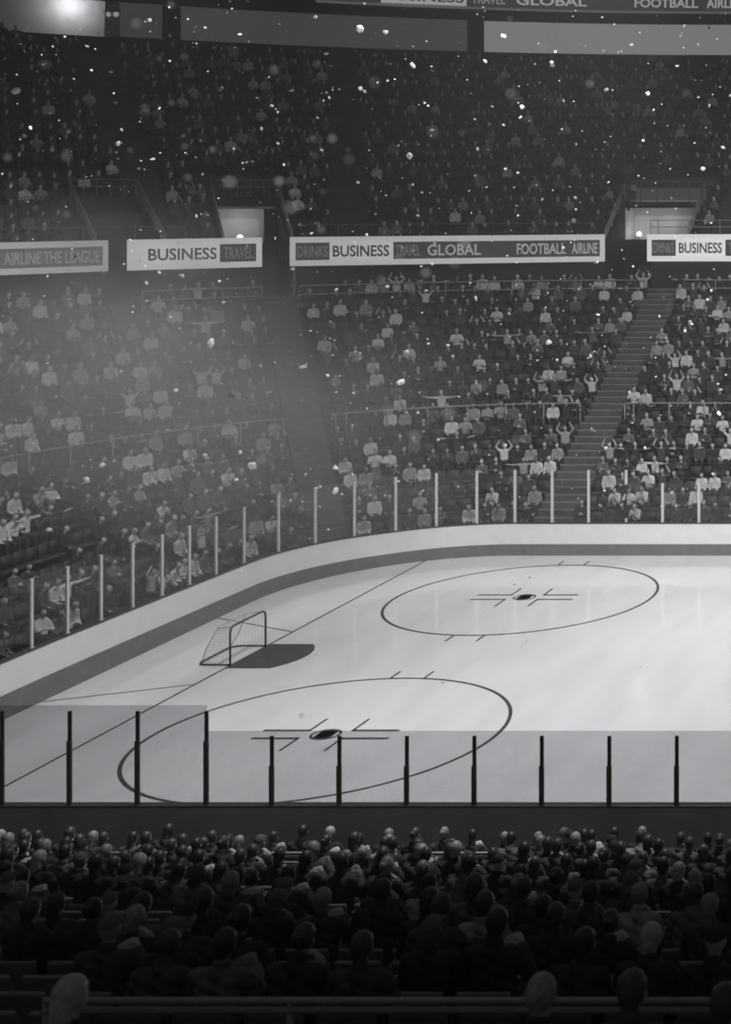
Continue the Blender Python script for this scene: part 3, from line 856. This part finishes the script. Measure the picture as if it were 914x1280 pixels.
def jacket_mesh(name, me, regs, off=.014):
    """the clothed shell of the upper body"""
    n = len(me.vertices); co = np.empty(n*3); me.vertices.foreach_get('co', co); co = co.reshape(-1, 3)
    no = np.array([v.normal[:] for v in me.vertices])
    keep = [list(p.vertices) for p, r_ in zip(me.polygons, regs) if r_ == 1]
    used = sorted({i for f in keep for i in f}); mp = {i: k for k, i in enumerate(used)}
    wr = off + .006*np.sin(co[used][:,2]*60 + co[used][:,0]*25)
    vs = co[used] + no[used]*wr[:,None]
    j = bpy.data.meshes.new(name); j.from_pydata([tuple(v) for v in vs], [], [[mp[i] for i in f] for f in keep]); j.update()
    j.polygons.foreach_set('use_smooth', np.ones(len(j.polygons), bool))
    return j

SKIN = [mat('skin_%s' % k, v, .55, .3, .05, 4.0) for k, v in (('light', .50), ('mid', .36), ('deep', .16))]
TROU = mat('trousers_dark', .04, .8, .2, .15, 6.0)
SHOE = mat('shoe_black', .03, .5, .3, .1, 6.0)
HAIR = [mat('hair_%s' % k, v, .45, .45, .25, 30.0) for k, v in (('black', .03), ('brown', .055), ('fair', .24), ('grey', .38))]
EYE = mat('eye_dark', .03, .2, .5); LIP = mat('lip', .22, .5, .3)
TOPS = [mat('top_%s' % k, v, .8, .2, .12, 7.0) for k, v in (('black', .04), ('charcoal', .065), ('grey', .13), ('light_grey', .32), ('pale', .6))]
TOPN = ['black', 'charcoal', 'grey', 'light grey', 'pale']
HAIRN = ['black', 'dark brown', 'fair', 'grey']

NEAR_POSES = [('lap', .10), ('clap', .02), ('chin', .22), ('fold', .0), ('lap', .32), ('lap', -.06)]
protos = []
for i, (ps, ln) in enumerate(NEAR_POSES):
    me, hc, regs = person_mesh('person', ps, .0095, None, True, False, ln)
    for m in (SKIN[i % 3], TOPS[1], TROU, SHOE, HAIR[0], EYE, LIP): me.materials.append(m)
    protos.append((me, hc, jacket_mesh('jacket', me, regs), {k: hair_mesh('hair', hc, k) for k in ('short', 'long', 'bun', 'cap')}))
for pr in protos:
    pr[2].materials.append(TOPS[0])
    for m in pr[3].values(): m.materials.append(HAIR[0])
def slot(o, i, m):
    o.material_slots[i].link = 'OBJECT'; o.material_slots[i].material = m

# ------------------------------------------------------------------ the near stand
NR_Y0, NR_D, NR_RISE = 30.15, 1.0, .385
N_ROWS = 19
b = MB()
for k in range(N_ROWS+4):
    y = NR_Y0 - k*NR_D + .55; z = k*NR_RISE
    b.box(-30, 4, y-NR_D, y, z-NR_RISE-.4 if k else -.02, z+.0)
b.build('terrace_near', M_dark, kind='structure')

def seat_proto():
    c = MB().rbox(-.225, .225, -.16, .26, .385, .445, .025).mesh('cushion'); c.materials.append(M_seatC)
    k = MB().rbox(-.235, .235, -.255, -.205, .42, .87, .022, 2, ((0, -.23, .42), R(7))).mesh('backrest'); k.materials.append(M_seatF)
    l = MB().box(-.03, .03, -.2, .12, .33, .385).box(-.035, .035, -.14, -.06, .0, .34).box(-.13, .13, -.15, -.05, 0, .02).mesh('pedestal'); l.materials.append(M_railD)
    a = MB().rbox(.245, .285, -.2, .16, .60, .63, .01).rbox(.25, .28, -.2, -.16, .36, .61, .008).mesh('armrest'); a.materials.append(M_seatF)
    for me in (c, k, l, a): me.polygons.foreach_set('use_smooth', np.zeros(len(me.polygons), bool))
    return c, k, l, a
SEAT = seat_proto()
def seat_at(x, y, z, label):
    t = empty('stadium_seat', (x, y, z))
    for nm, me in zip(('cushion', 'backrest', 'pedestal', 'armrest'), SEAT):
        o = bpy.data.objects.new(nm, me); C.objects.link(o); o.parent = t
    return tag(t, label, 'seat', 'seats of the near stand')
n_near = 0; n_seat = 0
PITCH = .58
FRONT_HEADS = {}
for k in list(range(N_ROWS)) + [21]:
    y = NR_Y0 - k*NR_D; z = k*NR_RISE
    x0, x1 = (-30-CX)*y/F, (950-CX)*y/F
    xs = [x0 + .3 + j*PITCH + (.29 if k % 2 else 0) for j in range(int((x1-x0)/PITCH))]
    np_ = 0; ns_ = 0
    clump = rng.random()*10
    for j, x in enumerate(xs):
        occ = (math.sin(x*1.9+k*2.3+clump) + rng.random()*1.6 - .3) > .42
        u, v = pix((x, y, z+.9))
        if k >= 3 or rng.random() < .8:
            ns_ += 1; n_seat += 1
            seat_at(x, y, z, (f'dark stadium seat in the {ordn(k+1)} row behind the near glass, {ordn(ns_)} from the left, ' + ('occupied' if occ else 'empty')))
        if not occ: continue
        np_ += 1; n_near += 1
        i = int(rng.integers(len(protos))); me, hc, jk, hr = protos[i]
        s = float(rng.uniform(.94, 1.05))
        t = bpy.data.objects.new('person', me); C.objects.link(t)
        t.location = (x + rng.uniform(-.02, .02), y+.0, z); t.rotation_euler = (0, 0, rng.uniform(-.1, .1)); t.scale = (s, s, s)
        ci = int(rng.choice(4, p=[.46, .36, .13, .05])); hi = int(rng.choice(4, p=[.40, .38, .14, .08])); hk = ['short','short','long','long','short','bun','cap'][int(rng.integers(7))]
        slot(t, 0, SKIN[int(rng.choice(3, p=[.5, .35, .15]))]); slot(t, 1, TOPS[ci])
        j_ = bpy.data.objects.new('jacket', jk); C.objects.link(j_); j_.parent = t; slot(j_, 0, TOPS[ci])
        h_ = bpy.data.objects.new('cap' if hk == 'cap' else 'hair', hr[hk]); C.objects.link(h_); h_.parent = t
        slot(h_, 0, TOPS[int(rng.choice([0, 2]))] if hk == 'cap' else HAIR[hi])
        hd = 'cap' if hk == 'cap' else {'short': '', 'long': 'long ', 'bun': 'tied-up '}[hk] + HAIRN[hi] + ' hair'
        tag(t, f'person, {hd}, {TOPN[ci]} jacket, {ordn(k+1)} row behind near glass, {ordn(np_)} from left', 'person', 'spectators in the near stand')
print('near people', n_near, 'seats', n_seat)

# rails of the near stand
def near_rail(label, x0, x1, y, z, h, rads, m):
    L = [[(x0, y, z), (x1, y, z)]] + ([[(x0, y, z-.075), (x1, y, z-.075)]] if h > .5 else [])
    posts = [((x, y, z), (x, y, z-h)) for x in np.arange(x0+.02, x1, 1.9)]
    t = rail_thing(label, L, posts, m, rads, None, 'handrail')
    return t
near_rail('thin rail behind the first row of spectators below the near glass', -23.5, -6, NR_Y0-.36, 1.07, 1.06, .026, M_rail)
near_rail('double metal rail crossing in front of the lowest visible heads', -8.28, -2, 11.47, 8.10, .85, .027, M_rail)

# ------------------------------------------------------------------ the far crowd
FAR_POSES = [('lap', .15), ('lap', .3), ('raised', .0), ('scarf', .05), ('clap', .1), ('fold', .0), ('chin', .25), ('raised', .1)]
far_base = []
for i, (ps, ln) in enumerate(FAR_POSES):
    me, hc, regs = person_mesh('person', ps, .034, 620, False, True, ln)
    far_base.append((me, regs))
def arrays(me, regs):
    n = len(me.vertices); co = np.empty(n*3, np.float32); me.vertices.foreach_get('co', co)
    f = np.array([list(p.vertices) for p in me.polygons], np.int32)
    return co.reshape(-1, 3), f, np.array(regs)
FB = [arrays(*x) for x in far_base]
FBU = []
for ps, ln in (('lap', .15), ('raised', 0), ('clap', .1), ('fold', 0)):
    me, hc, regs = person_mesh('person_far', ps, .05, 230, False, True, ln); FBU.append(arrays(me, regs))
CROWD_M = SKIN + TOPS + [TROU, SHOE] + HAIR          # 0-2 skin, 3-7 tops, 8 trousers, 9 shoes, 10-13 hair
def merge_people(items, bases, name):
    V, Fc, Mi = [], [], []; n = 0
    for x, y, z, ang, bi, sk, tp, hr, s in items:
        co, f, rg = bases[bi]
        c, sn = math.cos(ang), math.sin(ang)
        v = np.stack([co[:,0]*c-co[:,1]*sn, co[:,0]*sn+co[:,1]*c, co[:,2]], 1)*s + np.array([x, y, z])
        V.append(v); Fc.append(f+n); n += len(v)
        mp = np.array([sk, 3+tp, 8, 9, 10+hr, 8, 8]); Mi.append(mp[rg])
    V = np.concatenate(V).astype(np.float32); Fc = np.concatenate(Fc).astype(np.int32); Mi = np.concatenate(Mi).astype(np.int32)
    me = bpy.data.meshes.new(name); me.vertices.add(len(V)); me.vertices.foreach_set('co', V.ravel())
    me.loops.add(len(Fc)*3); me.loops.foreach_set('vertex_index', Fc.ravel())
    me.polygons.add(len(Fc)); me.polygons.foreach_set('loop_start', np.arange(0, len(Fc)*3, 3, dtype=np.int32)); me.polygons.foreach_set('loop_total', np.full(len(Fc), 3, np.int32))
    for m in CROWD_M: me.materials.append(m)
    me.polygons.foreach_set('material_index', Mi); me.polygons.foreach_set('use_smooth', np.ones(len(Fc), bool))
    me.update(calc_edges=True); me.validate()
    o = bpy.data.objects.new(name, me); C.objects.link(o); return o

def in_view(p, m=70):
    u, v = pix(p); return -m < u < 914+m and -m < v < 1280
lower, lower_seats = [], []
for i in range(LO_N):
    z = lo_z(i); t = (i+.42)/LO_N
    k = 0
    for x, y, a in ring_pts(0, t, step=.56, x_right=-9.0, y_low=38):
        if near_aisle(x, y, AISLES, .18): continue
        if not in_view((x, y, z+.8)): continue
        k += 1
        lower_seats.append((x, y, z, a))
        right = x > -21.5
        if rng.random() < (.74 if right else .62):
            sh = rng.random()
            if right: tp = int(rng.choice(5, p=[.38, .24, .1, .08, .2]))
            else: tp = int(rng.choice(5, p=[.34, .22, .12, .12, .20]))
            lower.append([x, y, z, a+PI/2+rng.uniform(-.25, .25), int(rng.choice(8, p=[.36, .20, .06, .05, .12, .10, .09, .02])), int(rng.choice(3, p=[.62, .28, .1])), tp, int(rng.choice(4, p=[.3, .3, .25, .15])), float(rng.uniform(.93, 1.07)), i, k])
upper, upper_seats = [], []
for i in range(UP_N):
    z = up_z(i); t = (i+.42)/UP_N
    for x, y, a in ring_pts(1, t, step=.58, x_right=-9.0, y_low=40):
        if near_aisle(x, y, UP_AISLES, .2) or in_portal(x, y, .55): continue
        if not in_view((x, y, z+.8)) or (i == UP_N-1 and pix((x, y, z+1))[0] > 62): continue
        upper_seats.append((x, y, z, a))
        if rng.random() < .66:
            upper.append((x, y, z, a+PI/2+rng.uniform(-.25, .25), int(rng.choice(4, p=[.5, .06, .2, .24])), int(rng.choice(3, p=[.6, .3, .1])), int(rng.choice(5, p=[.42, .3, .16, .07, .05])), int(rng.choice(4, p=[.3, .3, .25, .15])), float(rng.uniform(.93, 1.07))))
# the nearest of the far spectators are people of their own, up to 300 in all
lower.sort(key=lambda q: q[1])
n_own = max(0, 300 - n_near)
own, rest = lower[:n_own], lower[n_own:]
pose_word = ['hands on knees', 'leaning forward', 'both arms raised', 'arms stretched wide', 'hands clasped', 'arms folded', 'chin on hands', 'arms up']
MS = {}
seen_lab = {}
for x, y, z, a, bi, sk, tp, hr, s, row, kk in own:
    me, regs = far_base[bi]
    if not len(me.materials):
        for m in (SKIN[0], TOPS[0], TROU, SHOE, HAIR[0]): me.materials.append(m)
    o = bpy.data.objects.new('person', me); C.objects.link(o); o.location = (x, y, z); o.rotation_euler = (0, 0, a); o.scale = (s, s, s)
    slot(o, 0, SKIN[sk]); slot(o, 1, TOPS[tp]); slot(o, 4, HAIR[hr])
    key = row; seen_lab[key] = seen_lab.get(key, 0)+1
    tag(o, f'person, {TOPN[tp]} top, {pose_word[bi]}, {ordn(row+1)} row up behind end glass, {ordn(seen_lab[key])} from left', 'person', 'spectators in the end stand')
cw = merge_people([tuple(q[:9]) for q in rest], FB, 'crowd')
tag(cw, 'crowd of seated spectators filling the lower far stand', 'crowd', kind='stuff')
cw = merge_people(upper, FBU, 'crowd')
tag(cw, 'dim crowd of spectators filling the upper stand', 'crowd', kind='stuff')
print('lower', len(lower), 'upper', len(upper), 'own', len(own))

def merge_seats(items, name, label):
    base = MB().box(-.235, .235, -.27, -.22, .40, .86).box(-.23, .23, -.22, .2, .37, .44).box(-.04, .04, -.2, -.1, 0, .38)
    bv = np.array(base.v); bf = np.array(base.f)
    V, Fc = [], []; n = 0
    for x, y, z, a in items:
        ang = a+PI/2; c, sn = math.cos(ang), math.sin(ang)
        V.append(np.stack([bv[:,0]*c-bv[:,1]*sn, bv[:,0]*sn+bv[:,1]*c, bv[:,2]], 1)+np.array([x, y, z])); Fc.append(bf+n); n += len(bv)
    V = np.concatenate(V).astype(np.float32); Fc = np.concatenate(Fc).astype(np.int32)
    me = bpy.data.meshes.new(name); me.vertices.add(len(V)); me.vertices.foreach_set('co', V.ravel())
    me.loops.add(len(Fc)*4); me.loops.foreach_set('vertex_index', Fc.ravel()); me.polygons.add(len(Fc))
    me.polygons.foreach_set('loop_start', np.arange(0, len(Fc)*4, 4, dtype=np.int32)); me.polygons.foreach_set('loop_total', np.full(len(Fc), 4, np.int32))
    me.materials.append(M_seatB); me.update(calc_edges=True); me.validate()
    o = bpy.data.objects.new(name, me); C.objects.link(o)
    return tag(o, label, 'seating', kind='stuff')
merge_seats(lower_seats, 'seating', 'rows of dark seats of the lower far stand')
merge_seats(upper_seats, 'seating', 'rows of dark seats of the upper stand')

# ================================================================== SNOW IN THE AIR
M_snow = bpy.data.materials.new('snow_flake'); M_snow.use_nodes = True
_nt = M_snow.node_tree; _nt.nodes.clear()
_o = _nt.nodes.new('ShaderNodeOutputMaterial'); _d = _nt.nodes.new('ShaderNodeBsdfDiffuse'); _t = _nt.nodes.new('ShaderNodeBsdfTranslucent'); _a = _nt.nodes.new('ShaderNodeAddShader')
_d.inputs['Color'].default_value = G(.52); _t.inputs['Color'].default_value = G(.45)
_nt.links.new(_d.outputs[0], _a.inputs[0]); _nt.links.new(_t.outputs[0], _a.inputs[1]); _nt.links.new(_a.outputs[0], _o.inputs['Surface'])
bm = bmesh.new(); bmesh.ops.create_icosphere(bm, subdivisions=1, radius=1); IV = np.array([v.co[:] for v in bm.verts]); IF = np.array([[v.index for v in f.verts] for f in bm.faces]); bm.free()
SNOW = []                                      # centre, radius
for u, v, r_ in ((501,478,8),(316,582,7),(420,613,7),(128,581,5),(264,429,8),(55,80,5),(139,90,4),(191,199,4),(607,77,4),(810,117,4),(690,78,3),(686,428,5),(327,161,4),(20,114,7),
                 (86,164,4),(24,193,4),(512,195,6),(516,82,5),(108,600,6),(62,662,5),(420,585,4),(595,373,4),(220,488,4),(408,67,4),(484,358,4),(540,330,3),(302,713,3),(865,405,3)):
    Y = float(rng.uniform(34, 46)); SNOW.append((at(u, v, Y), r_*.85*Y/F, .75))
for _ in range(1350):
    u = rng.uniform(-40, 954); v = 1000*rng.beta(1.1, 1.5) - 10
    Y = float(rng.uniform(26, 50)); p = at(u, v, Y)
    if p.z < .3 or (v > 640 and rng.random() < .88): continue
    SNOW.append((p, float(rng.lognormal(.1, .5))*Y/F, .6))
for _ in range(260):                           # close to the lens: out of focus
    u = rng.uniform(-20, 934); v = rng.uniform(0, 980); Y = float(rng.uniform(2.6, 7))
    if v > 640 and rng.random() < .85: continue
    SNOW.append((at(u, v, Y), float(rng.uniform(.003, .0085)), .6))
V, Fc = [], []; n = 0
for p, r_, sq in SNOW:
    M = np.array(Matrix.Rotation(rng.uniform(0, 6.3), 3, Vector(rng.normal(size=3)).normalized()))
    v = (IV*(1+rng.uniform(-.25, .25, (len(IV), 1)))*np.array([1, rng.uniform(.5, 1), rng.uniform(.35, .9)]))@M.T*r_ + np.array(p)
    V.append(v); Fc.append(IF+n); n += len(v)
me = bpy.data.meshes.new('snow'); me.from_pydata(np.concatenate(V).tolist(), [], np.concatenate(Fc).tolist()); me.materials.append(M_snow)
o = bpy.data.objects.new('snow', me); C.objects.link(o); tag(o, 'fine snow flakes and dust drifting through the arena air', 'snow', kind='stuff')

# ================================================================== HAZE
HAZE = True
if HAZE:
    m = bpy.data.materials.new('haze'); m.use_nodes = True; nt = m.node_tree; nt.nodes.clear()
    out = nt.nodes.new('ShaderNodeOutputMaterial'); sc = nt.nodes.new('ShaderNodeVolumeScatter'); sc.inputs['Color'].default_value = G(.95); sc.inputs['Anisotropy'].default_value = .0
    tc = nt.nodes.new('ShaderNodeTexCoord')
    ln = nt.nodes.new('ShaderNodeVectorMath'); ln.operation = 'LENGTH'
    fall = nt.nodes.new('ShaderNodeMapRange'); fall.interpolation_type = 'SMOOTHSTEP'
    fall.inputs['From Min'].default_value = 1.0; fall.inputs['From Max'].default_value = .15; fall.inputs['To Min'].default_value = 0; fall.inputs['To Max'].default_value = 1
    nz = nt.nodes.new('ShaderNodeTexNoise'); nz.inputs['Scale'].default_value = 2.3; nz.inputs['Detail'].default_value = 3
    mr = nt.nodes.new('ShaderNodeMapRange'); mr.inputs['From Min'].default_value = .35; mr.inputs['From Max'].default_value = .7; mr.inputs['To Min'].default_value = .15; mr.inputs['To Max'].default_value = 1.0
    mu = nt.nodes.new('ShaderNodeMath'); mu.operation = 'MULTIPLY'; mu2 = nt.nodes.new('ShaderNodeMath'); mu2.operation = 'MULTIPLY'; mu2.inputs[1].default_value = .115
    L = nt.links.new
    L(tc.outputs['Object'], ln.inputs[0]); L(ln.outputs['Value'], fall.inputs['Value']); L(tc.outputs['Object'], nz.inputs['Vector']); L(nz.outputs['Fac'], mr.inputs['Value'])
    L(fall.outputs[0], mu.inputs[0]); L(mr.outputs[0], mu.inputs[1]); L(mu.outputs[0], mu2.inputs[0]); L(mu2.outputs[0], sc.inputs['Density']); L(sc.outputs[0], out.inputs['Volume'])
    b = MB().ball((0,0,0), 1, 1, 1, 24, 16)
    h = b.build('haze', m); h.location = (-38.5, 53, 5.5); h.scale = (18, 17, 10.5)
    tag(h, 'pale smoky haze hanging over the rink corner and left stand', 'haze', kind='stuff')
    for px, py, sc_ in ((112, 306, (2.6, 2.2, 2.3)), (245, 300, (1.9, 1.8, 1.9))):  # small haze volumes shaped to imitate out-of-focus discs of light
        h2 = h.copy(); C.objects.link(h2); h2.location = at(px, py, 59); h2.scale = sc_
        m3 = m.copy(); m3.name = 'haze_bokeh'; h2.data = h.data.copy(); h2.data.materials[0] = m3
        for nd in m3.node_tree.nodes:
            if nd.type == 'MATH' and not nd.inputs[1].is_linked: nd.inputs[1].default_value = .06
            if nd.type == 'MAP_RANGE' and nd.interpolation_type == 'SMOOTHSTEP': nd.inputs['From Max'].default_value = .75
        h2['label'] = 'haze shaped as a blurred light disc in front of the ' + ('board at the left end' if px < 200 else 'board reading BUSINESS TRAVEL')
    # the thin mist that fills the whole hall
    m2 = bpy.data.materials.new('thin_mist'); m2.use_nodes = True; nt = m2.node_tree; nt.nodes.clear()
    out = nt.nodes.new('ShaderNodeOutputMaterial'); sc = nt.nodes.new('ShaderNodeVolumeScatter')
    sc.inputs['Color'].default_value = (.96, .95, 1.0, 1); sc.inputs['Density'].default_value = .0014
    nt.links.new(sc.outputs[0], out.inputs['Volume'])
    h = MB().box(-80, 24, -8, 105, -.5, 32).build('haze', m2)
    tag(h, 'thin even mist filling the air of the whole arena', 'haze', kind='stuff')

# ================================================================== LIGHT
for x, y, e in ((-20, 41, 15000), (-22, 52, 6500), (-10, 34, 13500), (-10, 52, 1000), (2, 34, 1500), (2, 52, 500)):
    light('SPOT', 'rink_light', (x+4, y, 27), e, .6, (x+1, y, 0), 74, .6)
light('SPOT', 'rink_key_light', (3, 32, 27), 34000, .8, (-9, 66.5, 1), 60, 1.0)
light('SPOT', 'rink_key_light', (-8, 30, 27), 19500, .8, (-16, 65, 1), 58, 1.0)
light('SPOT', 'corner_wash_light', (-16, 40, 27), 10000, .8, (-38, 60, 5), 60, .9)
light('SPOT', 'end_wash_light', (-20, 36, 28), 26000, .8, (-44, 56, 3), 42, 1.0)  # extra wash added to brighten the left stand and its haze
light('AREA', 'house_light', (-24, 48, 31), 200, 40, (-24, 48, 0))
light('AREA', 'near_fill_light', (-8, 11, 20), 21, 12, (-10, 17, 0))  # added fill that lifts the dark near stand
light('SPOT', 'snow_fill_light', (-.3, -1, 14.6), 560, .2, (-15.1, 30, 12.1), 34, .35)  # added lamp beside the camera, brightens the snow close to the lens
w = bpy.data.worlds.new('World'); bpy.context.scene.world = w; w.use_nodes = True
bg = w.node_tree.nodes['Background']; bg.inputs['Color'].default_value = (.97, .95, 1.06, 1); bg.inputs['Strength'].default_value = .042

# ================================================================== CAMERA
cam = bpy.data.cameras.new('camera'); co = bpy.data.objects.new('camera', cam); C.objects.link(co)
co.location = (0, 0, CAMZ); co.rotation_euler = (R(90), 0, 0)
cam.sensor_fit = 'AUTO'; cam.sensor_width = 36; cam.lens = F/1280*36
cam.shift_x = -(CX-457)/1280; cam.shift_y = -(640-CY)/1280
cam.clip_end = 400; cam.clip_start = .1
cam.dof.use_dof = True; cam.dof.focus_distance = 52; cam.dof.aperture_fstop = 2.0
S = bpy.context.scene
S.camera = co
S.view_settings.view_transform = 'Standard'; S.view_settings.look = 'None'; S.view_settings.gamma = 1; S.view_settings.use_curve_mapping = False
S.view_settings.exposure = 0
S.cycles.use_denoising = True
S.cycles.filter_width = 2.1
S.cycles.max_bounces = 8; S.cycles.diffuse_bounces = 3; S.cycles.glossy_bounces = 3; S.cycles.transparent_max_bounces = 24; S.cycles.volume_bounces = 0
S.cycles.volume_step_rate = 3.0
S.cycles.caustics_reflective = False; S.cycles.caustics_refractive = False
